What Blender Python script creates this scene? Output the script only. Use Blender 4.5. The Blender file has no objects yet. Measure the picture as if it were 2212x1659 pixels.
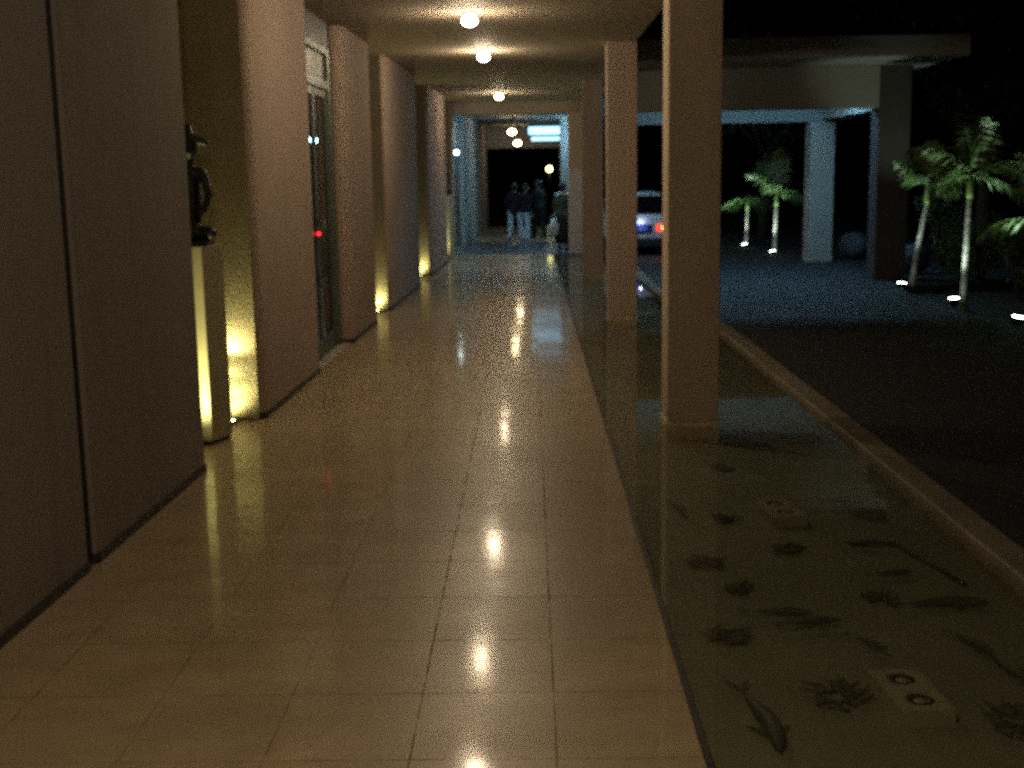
import bpy, bmesh, math, random
from mathutils import Vector, Matrix
random.seed(7)
R = math.radians
sc = bpy.context.scene
col = sc.collection

# ------------------------------------------------------------ camera
cam_d = bpy.data.cameras.new("camera")
cam = bpy.data.objects.new("camera", cam_d)
col.objects.link(cam)
sc.camera = cam
EYE = 2.0
cam_d.sensor_width = 36
cam_d.lens = 2673 / 2212 * 36
cam_d.clip_start = 0.05
cam_d.clip_end = 500
p, y, r = R(9.70), R(-0.91), R(0.945)
fwd = Vector((math.sin(y) * math.cos(p), math.cos(y) * math.cos(p), -math.sin(p)))
rgt = Vector((math.cos(y), -math.sin(y), 0))
dwn = fwd.cross(rgt)
r2 = math.cos(r) * rgt + math.sin(r) * dwn
d2 = -math.sin(r) * rgt + math.cos(r) * dwn
m = Matrix((r2, -d2, -fwd)).transposed().to_4x4()
m.translation = (0, 0, EYE)
cam.matrix_world = m
cam_d.dof.use_dof = True
cam_d.dof.focus_distance = 1.5
cam_d.dof.aperture_fstop = 8.5

# ------------------------------------------------------------ night sky, moonlight, exposure
w = bpy.data.worlds.new("World")
sc.world = w
w.use_nodes = True
wn = w.node_tree.nodes
sky = wn.new('ShaderNodeTexSky')
sky.sky_type = 'NISHITA'
sky.sun_disc = False
sky.sun_elevation = R(-4)
sky.sun_rotation = R(150)
w.node_tree.links.new(sky.outputs[0], wn['Background'].inputs[0])
wn['Background'].inputs[1].default_value = 0.012
sun_d = bpy.data.lights.new("moon", 'SUN')
sun_d.energy = 0.002
sun_d.angle = R(0.5)
sun_d.color = (0.7, 0.8, 1.0)
sun = bpy.data.objects.new("moon", sun_d)
sun.rotation_euler = (R(50), 0, R(150))
col.objects.link(sun)
sc.view_settings.view_transform = 'Standard'
sc.view_settings.look = 'None'
sc.view_settings.gamma = 1
sc.view_settings.use_curve_mapping = False
sc.view_settings.exposure = 0
sc.cycles.max_bounces = 8
sc.cycles.transparent_max_bounces = 16
sc.cycles.sample_clamp_indirect = 0.8
sc.cycles.sample_clamp_direct = 14.0
sc.cycles.caustics_reflective = False
sc.cycles.use_denoising = False

# light strengths, all in one place
L_CEIL = 265
L_FAR = 32
WARM = (1.0, 0.78, 0.52)
L_NICHE = 30
NICHE_C = (1.0, 0.94, 0.38)
L_PALM = 210
PALM_C = (0.78, 1.0, 0.80)
L_TUBE = 30
TUBE_C = (0.30, 0.68, 1.0)

# ------------------------------------------------------------ materials
def nodes(name):
    mt = bpy.data.materials.new(name)
    mt.use_nodes = True
    nt = mt.node_tree
    return mt, nt, nt.nodes['Principled BSDF']

def N(nt, kind, **kw):
    n = nt.nodes.new(kind)
    ins = kw.pop('ins', {})
    for k, v in kw.items():
        setattr(n, k, v)
    for k, v in ins.items():
        if hasattr(v, 'links') or isinstance(v, bpy.types.NodeSocket):
            nt.links.new(v, n.inputs[k])
        else:
            n.inputs[k].default_value = v
    return n

def math_(nt, op, a, b=0.0, c=None):
    ins = {0: a, 1: b}
    if c is not None:
        ins[2] = c
    return N(nt, 'ShaderNodeMath', operation=op, ins=ins).outputs[0]

def mix_(nt, f, a, b, blend='MIX'):
    n = nt.nodes.new('ShaderNodeMix')
    n.data_type = 'RGBA'
    n.blend_type = blend
    for k, v in ((0, f), (6, a), (7, b)):
        if isinstance(v, bpy.types.NodeSocket):
            nt.links.new(v, n.inputs[k])
        else:
            n.inputs[k].default_value = v if k == 0 else (*v[:3], 1)
    return n.outputs[2]

def noise_(nt, vec, scale, detail=4, rough=0.55):
    return N(nt, 'ShaderNodeTexNoise', ins={'Vector': vec, 'Scale': scale, 'Detail': detail, 'Roughness': rough}).outputs[0]

def ramp_(nt, f, a, b):
    return N(nt, 'ShaderNodeMapRange', ins={0: f, 1: a, 2: b}).outputs[0]

MATS = {}
def mat(name, c, rough=0.6, metal=0.0, var=0.2, scale=3.0, bump=0.0, bscale=40.0, spec=0.5, c2=None, fine=0.0, fscale=150.0, runs=0.0):
    if name in MATS:
        return MATS[name]
    mt, nt, b = nodes(name)
    pos = N(nt, 'ShaderNodeNewGeometry').outputs['Position']
    f = ramp_(nt, noise_(nt, pos, scale, 6), 0.3, 0.7)
    lo = tuple(v * (1 - var) for v in c)
    hi = c2 or tuple(min(1, v * (1 + var)) for v in c)
    cc = mix_(nt, f, lo, hi)
    if runs:
        mp = N(nt, 'ShaderNodeMapping', ins={'Vector': pos, 'Scale': (5.0, 5.0, 0.28)})
        st = ramp_(nt, noise_(nt, mp.outputs[0], 1.3, 5, 0.6), 0.48, 0.70)
        cc = mix_(nt, math_(nt, 'MULTIPLY', st, runs), cc, tuple(v * 0.5 for v in c))
        pt = ramp_(nt, noise_(nt, pos, 0.75, 3, 0.5), 0.52, 0.60)
        cc = mix_(nt, math_(nt, 'MULTIPLY', pt, runs * 0.4), cc, tuple(v * 0.7 for v in c))
    if fine:
        g = ramp_(nt, noise_(nt, pos, fscale, 3, 0.7), 0.25, 0.75)
        cc = mix_(nt, g, cc, tuple(v * (1 - fine) for v in c))
    nt.links.new(cc, b.inputs['Base Color'])
    b.inputs['Metallic'].default_value = metal
    b.inputs['Specular IOR Level'].default_value = spec
    rr = math_(nt, 'MULTIPLY_ADD', f, 0.12, max(0.02, rough - 0.06))
    nt.links.new(rr, b.inputs['Roughness'])
    if bump:
        bn = N(nt, 'ShaderNodeBump', ins={'Strength': bump, 'Distance': 0.02, 'Height': noise_(nt, pos, bscale, 5, 0.6)})
        nt.links.new(bn.outputs[0], b.inputs['Normal'])
    MATS[name] = mt
    return mt

def emit(name, c, s):
    if name in MATS:
        return MATS[name]
    mt, nt, b = nodes(name)
    b.inputs['Base Color'].default_value = (*[min(1, v) for v in c], 1)
    b.inputs['Emission Color'].default_value = (*c, 1)
    b.inputs['Emission Strength'].default_value = s
    MATS[name] = mt
    return mt

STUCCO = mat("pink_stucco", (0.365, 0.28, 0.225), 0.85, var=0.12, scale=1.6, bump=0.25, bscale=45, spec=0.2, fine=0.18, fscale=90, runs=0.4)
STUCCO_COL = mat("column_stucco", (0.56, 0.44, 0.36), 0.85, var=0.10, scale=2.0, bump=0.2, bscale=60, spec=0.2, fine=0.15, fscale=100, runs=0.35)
SHADESTUCCO = mat("shaded_stucco", (0.265, 0.228, 0.205), 0.85, var=0.12, scale=1.6, bump=0.25, bscale=45, spec=0.2, fine=0.18, fscale=90, runs=0.4)  # stucco darkened for the two near piers, in place of weaker light
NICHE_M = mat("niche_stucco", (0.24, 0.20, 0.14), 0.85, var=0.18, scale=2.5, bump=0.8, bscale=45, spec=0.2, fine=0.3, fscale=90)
CEIL_M = mat("ceiling_plaster", (0.46, 0.39, 0.31), 0.75, var=0.10, scale=0.9, bump=0.1, bscale=30, spec=0.3, fine=0.12)
CANOPY_M = mat("canopy_concrete", (0.30, 0.30, 0.275), 0.8, var=0.16, scale=1.4, bump=0.2, bscale=35, spec=0.2, fine=0.2)
PILLAR_M = mat("canopy_pillar_render", (0.42, 0.38, 0.33), 0.8, var=0.14, scale=1.8, bump=0.3, bscale=60, spec=0.2, fine=0.25)
PLINTH_M = mat("pedestal_paint", (0.33, 0.295, 0.20), 0.6, var=0.08, scale=4, bump=0.06)
BRONZE = mat("dark_bronze", (0.018, 0.016, 0.020), 0.42, metal=0.6, var=0.4, scale=14, bump=0.25, bscale=50)
ALU = mat("aluminium", (0.14, 0.165, 0.135), 0.45, metal=0.7, var=0.15, scale=9)
DARKMETAL = mat("dark_metal", (0.03, 0.03, 0.032), 0.45, metal=0.5, var=0.2)
STONE_EDGE = mat("kerb_stone", (0.36, 0.27, 0.16), 0.6, var=0.2, scale=6, bump=0.3, bscale=60, fine=0.25)
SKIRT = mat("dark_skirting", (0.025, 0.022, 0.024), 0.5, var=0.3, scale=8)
ASPHALT = mat("asphalt", (0.022, 0.024, 0.029), 0.75, var=0.3, scale=1.2, bump=0.5, bscale=130, fine=0.4, fscale=220)
SOIL = mat("garden_soil", (0.02, 0.024, 0.014), 0.9, var=0.5, scale=1.5, bump=0.8, bscale=14)
LEAF = mat("palm_leaf", (0.12, 0.20, 0.075), 0.45, var=0.4, scale=5, spec=0.4)
LEAF2 = mat("shrub_leaf", (0.07, 0.12, 0.04), 0.55, var=0.5, scale=3, spec=0.3)
LEAF3 = mat("tree_leaf", (0.03, 0.05, 0.02), 0.6, var=0.5, scale=2, spec=0.2)
TRUNK = mat("palm_trunk", (0.20, 0.20, 0.18), 0.75, var=0.3, scale=9, bump=0.5, bscale=25)
BARK = mat("bark", (0.10, 0.075, 0.05), 0.85, var=0.3, scale=6, bump=0.6, bscale=30)
SHAFT = mat("palm_crownshaft", (0.16, 0.24, 0.08), 0.5, var=0.25, scale=7)
BALLST = mat("stone_ball", (0.085, 0.095, 0.105), 0.8, var=0.25, scale=6, bump=0.5, bscale=35, fine=0.25)
GRANITE = mat("blue_grey_granite", (0.10, 0.11, 0.12), 0.28, var=0.25, scale=8, fine=0.3, fscale=180)
CONCRETE = mat("block_concrete", (0.37, 0.32, 0.245), 0.85, var=0.25, scale=10, bump=0.4, bscale=70, fine=0.2)
FISH = mat("dark_fish", (0.06, 0.056, 0.045), 0.6, var=0.5, scale=12)
WEED = mat("dark_weed", (0.07, 0.066, 0.045), 0.7, var=0.5, scale=12)

def ior_(nt, v):
    """the same Fresnel curve from either side of a thin sheet"""
    bf = N(nt, 'ShaderNodeNewGeometry').outputs['Backfacing']
    return math_(nt, 'MULTIPLY_ADD', bf, 1 / v - v, v)

def glass(name, tint, rough=0.03):
    mt, nt, b = nodes(name)
    out = nt.nodes['Material Output']
    nt.nodes.remove(b)
    t = N(nt, 'ShaderNodeBsdfTransparent', ins={0: (*tint, 1)})
    g = N(nt, 'ShaderNodeBsdfGlossy', ins={'Roughness': rough})
    f = N(nt, 'ShaderNodeFresnel', ins={'IOR': ior_(nt, 1.5)})
    mx = N(nt, 'ShaderNodeMixShader', ins={0: f.outputs[0], 1: t.outputs[0], 2: g.outputs[0]})
    nt.links.new(mx.outputs[0], out.inputs[0])
    return mt
GLASS = glass("tinted_door_glass", (0.10, 0.13, 0.14))
CAR_GLASS = glass("car_glass", (0.05, 0.06, 0.07))

def water_mat():
    mt, nt, b = nodes("pool_water")
    out = nt.nodes['Material Output']
    nt.nodes.remove(b)
    pos = N(nt, 'ShaderNodeNewGeometry').outputs['Position']
    bn = N(nt, 'ShaderNodeBump', ins={'Strength': 0.008, 'Distance': 0.05, 'Height': noise_(nt, pos, 3.0, 2)})
    t = N(nt, 'ShaderNodeBsdfTransparent', ins={0: (0.86, 0.88, 0.80, 1)})
    g = N(nt, 'ShaderNodeBsdfGlossy', ins={'Roughness': 0.03, 'Normal': bn.outputs[0]})
    f = N(nt, 'ShaderNodeFresnel', ins={'IOR': ior_(nt, 1.33), 'Normal': bn.outputs[0]})
    silt = N(nt, 'ShaderNodeBsdfDiffuse', ins={0: (0.24, 0.22, 0.14, 1)})
    cloud = math_(nt, 'MULTIPLY_ADD', ramp_(nt, noise_(nt, pos, 1.1, 5), 0.3, 0.7), 0.06, 0.09)
    body = N(nt, 'ShaderNodeMixShader', ins={0: cloud, 1: t.outputs[0], 2: silt.outputs[0]})
    mx = N(nt, 'ShaderNodeMixShader', ins={0: f.outputs[0], 1: body.outputs[0], 2: g.outputs[0]})
    nt.links.new(mx.outputs[0], out.inputs[0])
    return mt
WATER = water_mat()

def tile_mat(name, x0, dx, y0, dy, base, rough, grout, tilt=0.004, stain=0.3, stains=False):
    mt, nt, b = nodes(name)
    pos = N(nt, 'ShaderNodeNewGeometry').outputs['Position']
    s = N(nt, 'ShaderNodeSeparateXYZ', ins={0: pos})
    u = math_(nt, 'DIVIDE', math_(nt, 'SUBTRACT', s.outputs[0], x0), dx)
    v = math_(nt, 'DIVIDE', math_(nt, 'SUBTRACT', s.outputs[1], y0), dy)
    wob = noise_(nt, pos, 6, 3)
    du = math_(nt, 'MULTIPLY', math_(nt, 'ABSOLUTE', math_(nt, 'SUBTRACT', u, math_(nt, 'ROUND', u))), dx)
    dv = math_(nt, 'MULTIPLY', math_(nt, 'ABSOLUTE', math_(nt, 'SUBTRACT', v, math_(nt, 'ROUND', v))), dy)
    dmin = math_(nt, 'MINIMUM', du, dv)
    wid = math_(nt, 'MULTIPLY_ADD', ramp_(nt, wob, 0.35, 0.75), 0.006, 0.0008)
    line = math_(nt, 'LESS_THAN', dmin, wid)
    cell = N(nt, 'ShaderNodeCombineXYZ', ins={0: math_(nt, 'FLOOR', u), 1: math_(nt, 'FLOOR', v)})
    wn_ = N(nt, 'ShaderNodeTexWhiteNoise', ins={0: cell.outputs[0]})
    big = ramp_(nt, noise_(nt, pos, 0.9, 6, 0.6), 0.3, 0.75)
    sp = N(nt, 'ShaderNodeMapping', ins={'Vector': pos, 'Scale': (1.0, 5.0, 1.0)})
    vein = ramp_(nt, noise_(nt, sp.outputs[0], 3.0, 7, 0.65), 0.35, 0.7)
    c = mix_(nt, big, base, tuple(q * (1 - stain) for q in base))
    c = mix_(nt, math_(nt, 'MULTIPLY', vein, 0.35), c, tuple(q * 0.6 for q in base))
    tv = math_(nt, 'MULTIPLY', wn_.outputs[0], 0.10)
    c = mix_(nt, tv, c, tuple(q * 0.55 for q in base))
    if stains:
        dn = ramp_(nt, noise_(nt, pos, 2.6, 7, 0.65), 0.42, 0.68)
        c = mix_(nt, math_(nt, 'MULTIPLY', dn, 0.62), c, tuple(q * k for q, k in zip(base, (0.50, 0.48, 0.46))))
        sm = N(nt, 'ShaderNodeMapping', ins={'Vector': pos, 'Scale': (0.7, 3.2, 1.0), 'Rotation': (0, 0, 0.05)})
        wear = ramp_(nt, noise_(nt, sm.outputs[0], 1.7, 5, 0.6), 0.40, 0.66)
        c = mix_(nt, math_(nt, 'MULTIPLY', wear, 0.42), c, tuple(q * 0.55 for q in base))
        spk = ramp_(nt, noise_(nt, pos, 60, 3, 0.7), 0.62, 0.72)
        c = mix_(nt, math_(nt, 'MULTIPLY', spk, 0.3), c, tuple(q * 0.4 for q in base))
        coat = math_(nt, 'SUBTRACT', 0.70, math_(nt, 'MULTIPLY', math_(nt, 'ADD', dn, wear), 0.30))
        if rough < 0.4:
            nt.links.new(coat, b.inputs['Coat Weight'])
        b.inputs['Coat Roughness'].default_value = 0.08
    c = mix_(nt, math_(nt, 'MULTIPLY', line, math_(nt, 'MULTIPLY_ADD', ramp_(nt, noise_(nt, pos, 1.3, 2), 0.4, 0.65), 0.55, 0.38)), c, grout)
    nt.links.new(c, b.inputs['Base Color'])
    rr = math_(nt, 'ADD', math_(nt, 'MULTIPLY_ADD', big, 0.07, rough), math_(nt, 'MULTIPLY', line, 0.4))
    nt.links.new(math_(nt, 'MULTIPLY_ADD', wn_.outputs[0], 0.02, rr), b.inputs['Roughness'])
    # each tile lies a hair out of level
    off = N(nt, 'ShaderNodeVectorMath', operation='SUBTRACT', ins={0: wn_.outputs[1], 1: (0.5, 0.5, 0.5)})
    off2 = N(nt, 'ShaderNodeVectorMath', operation='MULTIPLY', ins={0: off.outputs[0], 1: (tilt, tilt, 0)})
    nrm = N(nt, 'ShaderNodeNewGeometry').outputs['Normal']
    bn = N(nt, 'ShaderNodeBump', ins={'Strength': 0.05, 'Distance': 0.01, 'Height': noise_(nt, pos, 4, 1)})
    ad = N(nt, 'ShaderNodeVectorMath', operation='ADD', ins={0: bn.outputs[0], 1: off2.outputs[0]})
    nz = N(nt, 'ShaderNodeVectorMath', operation='NORMALIZE', ins={0: ad.outputs[0]})
    nt.links.new(nz.outputs[0], b.inputs['Normal'])
    nt.links.new(nz.outputs[0], b.inputs['Coat Normal'])
    b.inputs['Specular IOR Level'].default_value = 0.22 if stains else 0.5
    return mt
FLOOR_M = tile_mat("marble_tiles", 0.07, 0.51, 4.0, 0.555, (0.53, 0.41, 0.25), 0.32, (0.10, 0.075, 0.045), tilt=0.007, stains=True)
FARFLOOR_M = tile_mat("far_pale_tiles", 0.07, 0.6, 35.0, 0.6, (0.40, 0.33, 0.23), 0.25, (0.08, 0.06, 0.05))
POOLBED_M = tile_mat("pool_bed_stone", 0.6, 0.9, 4.0, 0.9, (0.255, 0.238, 0.165), 0.6, (0.17, 0.16, 0.11), tilt=0.0, stain=0.45)

KERB_M = tile_mat("kerb_stones", 30, 60, 0.3, 0.95, (0.29, 0.25, 0.18), 0.55, (0.07, 0.055, 0.04), tilt=0.01, stains=True)

# ------------------------------------------------------------ mesh helpers
def B():
    return bmesh.new()

def box(bm, x0, x1, y0, y1, z0, z1, bev=0.0, mtx=None):
    vs = [bm.verts.new(Vector(q)) for q in ((x0, y0, z0), (x1, y0, z0), (x1, y1, z0), (x0, y1, z0), (x0, y0, z1), (x1, y0, z1), (x1, y1, z1), (x0, y1, z1))]
    fs = [bm.faces.new([vs[i] for i in f]) for f in ((3, 2, 1, 0), (4, 5, 6, 7), (0, 1, 5, 4), (1, 2, 6, 5), (2, 3, 7, 6), (3, 0, 4, 7))]
    if bev:
        es = list({e for f in fs for e in f.edges})
        g = bmesh.ops.bevel(bm, geom=es, offset=bev, segments=2, affect='EDGES', profile=0.6)
        vs = list({v for v in g['verts']} | {v for v in vs if v.is_valid})
    if mtx:
        for v in vs:
            if v.is_valid:
                v.co = mtx @ v.co
    return vs

def prism(bm, pts, z0, z1, bev=0.0):
    a = [bm.verts.new((q[0], q[1], z0)) for q in pts]
    b = [bm.verts.new((q[0], q[1], z1)) for q in pts]
    n = len(pts)
    fs = [bm.faces.new(a[::-1]), bm.faces.new(b)]
    for i in range(n):
        fs.append(bm.faces.new((a[i], a[(i + 1) % n], b[(i + 1) % n], b[i])))
    bmesh.ops.recalc_face_normals(bm, faces=fs)
    if bev:
        es = list({e for f in fs for e in f.edges})
        bmesh.ops.bevel(bm, geom=es, offset=bev, segments=3, affect='EDGES', profile=0.6)

def tube(bm, pts, rad, n=10, cap=True):
    pts = [Vector(q) for q in pts]
    if not hasattr(rad, '__len__'):
        rad = [rad] * len(pts)
    rings = []
    ref = Vector((0.3, 0.2, 1)).normalized()
    for i, q in enumerate(pts):
        t = (pts[min(i + 1, len(pts) - 1)] - pts[max(i - 1, 0)]).normalized()
        a = t.cross(ref)
        if a.length < 0.05:
            a = t.cross(Vector((1, 0, 0)))
        a.normalize()
        b = t.cross(a)
        rings.append([bm.verts.new(q + rad[i] * (a * math.cos(k * 2 * math.pi / n) + b * math.sin(k * 2 * math.pi / n))) for k in range(n)])
    for i in range(len(rings) - 1):
        for k in range(n):
            f = bm.faces.new((rings[i][k], rings[i][(k + 1) % n], rings[i + 1][(k + 1) % n], rings[i + 1][k]))
            f.smooth = True
    if cap:
        bm.faces.new(rings[0][::-1])
        bm.faces.new(rings[-1])

def lathe(bm, prof, n=24, c=(0, 0, 0), sx=1.0, sy=1.0):
    rings = []
    for rr, z in prof:
        rings.append([bm.verts.new((c[0] + sx * rr * math.cos(k * 2 * math.pi / n), c[1] + sy * rr * math.sin(k * 2 * math.pi / n), c[2] + z)) for k in range(n)])
    for i in range(len(rings) - 1):
        for k in range(n):
            f = bm.faces.new((rings[i][k], rings[i][(k + 1) % n], rings[i + 1][(k + 1) % n], rings[i + 1][k]))
            f.smooth = True
    bm.faces.new(rings[0][::-1])
    bm.faces.new(rings[-1])

def ball(bm, c, rad, sub=3, scl=(1, 1, 1)):
    g = bmesh.ops.create_icosphere(bm, subdivisions=sub, radius=rad)
    for v in g['verts']:
        v.co = Vector((v.co.x * scl[0], v.co.y * scl[1], v.co.z * scl[2])) + Vector(c)
        for f in v.link_faces:
            f.smooth = True
    return g['verts']

def quad(bm, a, b, c, d):
    return bm.faces.new([bm.verts.new(Vector(q)) for q in (a, b, c, d)])

def obj(name, bm, mt, parent=None, fix=True):
    if fix:
        bmesh.ops.recalc_face_normals(bm, faces=bm.faces[:])
    me = bpy.data.meshes.new(name)
    bm.to_mesh(me)
    bm.free()
    me.materials.append(mt)
    o = bpy.data.objects.new(name, me)
    col.objects.link(o)
    if parent:
        o.parent = parent
    return o

def tag(o, label=None, cat=None, group=None, kind=None):
    for k, v in (('label', label), ('category', cat), ('group', group), ('kind', kind)):
        if v:
            o[k] = v
    return o

def thing(name, loc, label, cat, group=None, rz=0.0):
    o = bpy.data.objects.new(name, None)
    o.empty_display_size = 0.2
    o.location = loc
    o.rotation_euler = (0, 0, rz)
    col.objects.link(o)
    return tag(o, label, cat, group)

def struct(name, bm, mt):
    return tag(obj(name, bm, mt), kind='structure')

def kids(o):
    return [c for c in bpy.data.objects if c.parent == o]

def dup(o, loc=None, rz=None, parent=None, label=None):
    c = o.copy()
    col.objects.link(c)
    if parent:
        c.parent = parent
    for k in kids(o):
        dup(k, parent=c)
    if loc is not None:
        c.location = loc
    if rz is not None:
        c.rotation_euler = (0, 0, rz)
    if label:
        c['label'] = label
    return c

def light(name, kind, loc, energy, color, parent=None, target=None, size=None, blend=0.6, radius=0.05):
    d = bpy.data.lights.new(name, kind)
    d.energy = energy
    d.color = color
    if kind == 'SPOT':
        d.spot_size = size
        d.spot_blend = blend
    d.shadow_soft_size = radius
    o = bpy.data.objects.new(name, d)
    o.location = loc
    if target is not None:
        o.rotation_euler = (Vector(target) - Vector(loc)).to_track_quat('-Z', 'Y').to_euler()
    col.objects.link(o)
    if parent:
        o.parent = parent
    return o

def blob(name, caps, mt, parent=None, voxel=0.012, smooth=3):
    """One continuous skin grown over tapered bones: (p0, r0, p1, r1)."""
    bm = B()
    for p0, r0, p1, r1 in caps:
        p0, p1 = Vector(p0), Vector(p1)
        ball(bm, p0, r0, 2)
        if (p1 - p0).length > 1e-5:
            ball(bm, p1, r1, 2)
            tube(bm, [p0, p1], [r0 * 0.99, r1 * 0.99], 14)
    o = obj(name, bm, mt, None)
    rm = o.modifiers.new("r", 'REMESH')
    rm.mode = 'VOXEL'
    rm.voxel_size = voxel
    rm.use_smooth_shade = True
    sm = o.modifiers.new("s", 'SMOOTH')
    sm.iterations = smooth
    sm.factor = 0.5
    dg = bpy.context.evaluated_depsgraph_get()
    me = bpy.data.meshes.new_from_object(o.evaluated_get(dg))
    o.modifiers.clear()
    old = o.data
    o.data = me
    me.name = name
    bpy.data.meshes.remove(old)
    for pl in me.polygons:
        pl.use_smooth = True
    if parent:
        o.parent = parent
    return o

XL = lambda yy: -2.42 + 0.0195 * yy       # the wall line drifts in very slightly
ZC = 3.70                                 # arcade ceiling
YEND = 31.0

# ------------------------------------------------------------ ground, road, floors, pool
bm = B()
for x0, x1, y0, y1 in ((-160, 160, -60, -8), (-160, 0.58, -8, 30.3), (2.42, 160, -8, 30.3), (-160, 160, 30.3, 260)):
    quad(bm, (x0, y0, -0.16), (x1, y0, -0.16), (x1, y1, -0.16), (x0, y1, -0.16))
bmesh.ops.remove_doubles(bm, verts=bm.verts[:], dist=0.001)
struct("ground", bm, SOIL)
bm = B(); prism(bm, [(2.5, -8), (6.05, -8), (6.05, 19.6), (6.3, 21.2), (9.5, 22.0), (9.5, 31.5), (5.6, 33.4), (4.5, 47), (2.13, 47), (2.13, 22), (2.2, 19.8), (2.32, 18), (2.46, 16), (2.5, 14)], -0.15, -0.02)
struct("road", bm, ASPHALT)
bm = B(); box(bm, -4.6, 0.58, -8, 30.3, -0.3, 0.0, 0.006)
struct("walkway_floor", bm, FLOOR_M)
bm = B(); box(bm, -4.6, 0.60, 30.31, 30.62, -0.3, 0.012, 0.01)
struct("step_edge", bm, STONE_EDGE)
bm = B(); box(bm, -4.6, 2.1, 30.63, 36.3, -0.3, 0.0, 0.004)
struct("crossing_floor", bm, GRANITE)
bm = B(); box(bm, -4.6, 1.7, 36.31, 46.6, -0.3, 0.004, 0.004)
struct("far_floor", bm, FARFLOOR_M)
# pool bed, water
bm = B(); prism(bm, [(0.581, -8), (2.4, -8), (2.4, 16), (2.2, 18), (2.05, 20), (2.02, 30.2), (0.581, 30.2)], -0.5, -0.13)
struct("pool_bed", bm, POOLBED_M)
bm = B(); quad(bm, (0.58, -8, -0.03), (2.42, -8, -0.03), (2.42, 30.3, -0.03), (0.58, 30.3, -0.03))
struct("pool_water", bm, WATER)
bm = B(); box(bm, 0.581, 0.606, -8, 30.3, -0.3, -0.012)
struct("pool_lining", bm, SKIRT)
# kerb along the pool
KP = [(2.37, -8), (2.37, 14.5), (2.34, 16.2), (2.22, 18), (2.09, 19.8), (2.03, 22), (2.02, 30.3)]
bm = B()
outer = [(q[0] + 0.2, q[1]) for q in KP]
rows = []
for (xi, yi), (xo, yo) in zip(KP, outer):
    prof = [(xi, -0.3), (xi, 0.010), (xi + 0.012, 0.022), (xo - 0.02, 0.022), (xo, 0.01), (xo, -0.3)]
    rows.append([bm.verts.new((a, yi, z)) for a, z in prof])
for i in range(len(rows) - 1):
    for k in range(5):
        bm.faces.new((rows[i][k], rows[i][k + 1], rows[i + 1][k + 1], rows[i + 1][k]))
bm.faces.new(rows[0]); bm.faces.new(rows[-1][::-1])
struct("kerb", bm, KERB_M)

# ------------------------------------------------------------ the arcade building
bld = thing("arcade_building", (0, 0, 0), "long pink stucco arcade building with wall piers, niches and flat plaster ceiling over the walkway", "building")
def pier(y0, y1, inset=0.0, x_back=-3.9, rc=0.13, skirt=True, mt_=STUCCO):
    xa, xb = XL(y0) - inset, XL(y1) - inset
    arc = [(xa - rc + rc * math.sin(k * math.pi / 16), y0 + rc - rc * math.cos(k * math.pi / 16)) for k in range(9)]
    bm = B(); prism(bm, [(x_back, y0)] + arc + [(xb, y1 - 0.02), (xb - 0.02, y1), (x_back, y1)], 0.0, ZC)
    o = obj("wall_pier", bm, mt_, bld)
    if skirt:
        bm = B(); prism(bm, [(xa - 0.3, y0 - 0.006)] + [(q[0] + 0.006 * math.sin(k * math.pi / 16), q[1] - 0.006 * math.cos(k * math.pi / 16)) for k, q in enumerate(arc)] + [(xb + 0.006, y1 + 0.006), (xb - 0.02, y1 + 0.006)], 0.001, 0.055)
        obj("skirting", bm, SKIRT, o)
    return o
PIERS = [(-8, 6.13), (6.25, 8.3), (10.08, 12.55), (14.72, 16.8), (18.25, 22.44), (24.5, 28.45)]
for k, (a, b_) in enumerate(PIERS):
    pier(a, b_, inset=0.0, rc=0.03 if k < 2 else 0.13, mt_=SHADESTUCCO if k < 2 else STUCCO)
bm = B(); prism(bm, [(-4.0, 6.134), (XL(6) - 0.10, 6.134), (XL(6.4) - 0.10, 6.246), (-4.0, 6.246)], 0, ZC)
obj("shaded_groove_wall", bm, SKIRT, bld)  # groove coloured near-black in place of its shade
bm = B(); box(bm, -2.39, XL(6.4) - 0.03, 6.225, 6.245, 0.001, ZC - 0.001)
obj("shade_strip", bm, SKIRT, bld)  # dark strip stands in for shade on the second pier's end face
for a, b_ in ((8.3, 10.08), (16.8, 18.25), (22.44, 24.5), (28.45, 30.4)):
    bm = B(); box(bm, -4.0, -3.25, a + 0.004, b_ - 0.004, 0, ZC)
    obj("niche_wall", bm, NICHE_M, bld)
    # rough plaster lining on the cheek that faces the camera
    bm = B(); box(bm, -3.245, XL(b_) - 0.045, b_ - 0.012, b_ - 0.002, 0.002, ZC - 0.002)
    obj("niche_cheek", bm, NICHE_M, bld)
# wall beyond the last niche
bm = B(); prism(bm, [(-3.9, 30.4), (XL(30.4), 30.4), (XL(30.9), 30.9), (-3.9, 30.9)], 0, ZC, 0.02)
obj("wall_pier", bm, STUCCO, bld)
for a, b_, mt_ in ((33.9, 39.7, PILLAR_M), (41.2, 46.6, STUCCO)):
    bm = B(); prism(bm, [(-3.9, a), (XL(a), a), (XL(b_), b_), (-3.9, b_)], 0, 3.62, 0.03)
    obj("wall_pier", bm, mt_, bld)
bm = B(); box(bm, -4.0, -2.3, 39.7, 41.2, 0, 3.62)
obj("niche_wall", bm, NICHE_M, bld)
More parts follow.
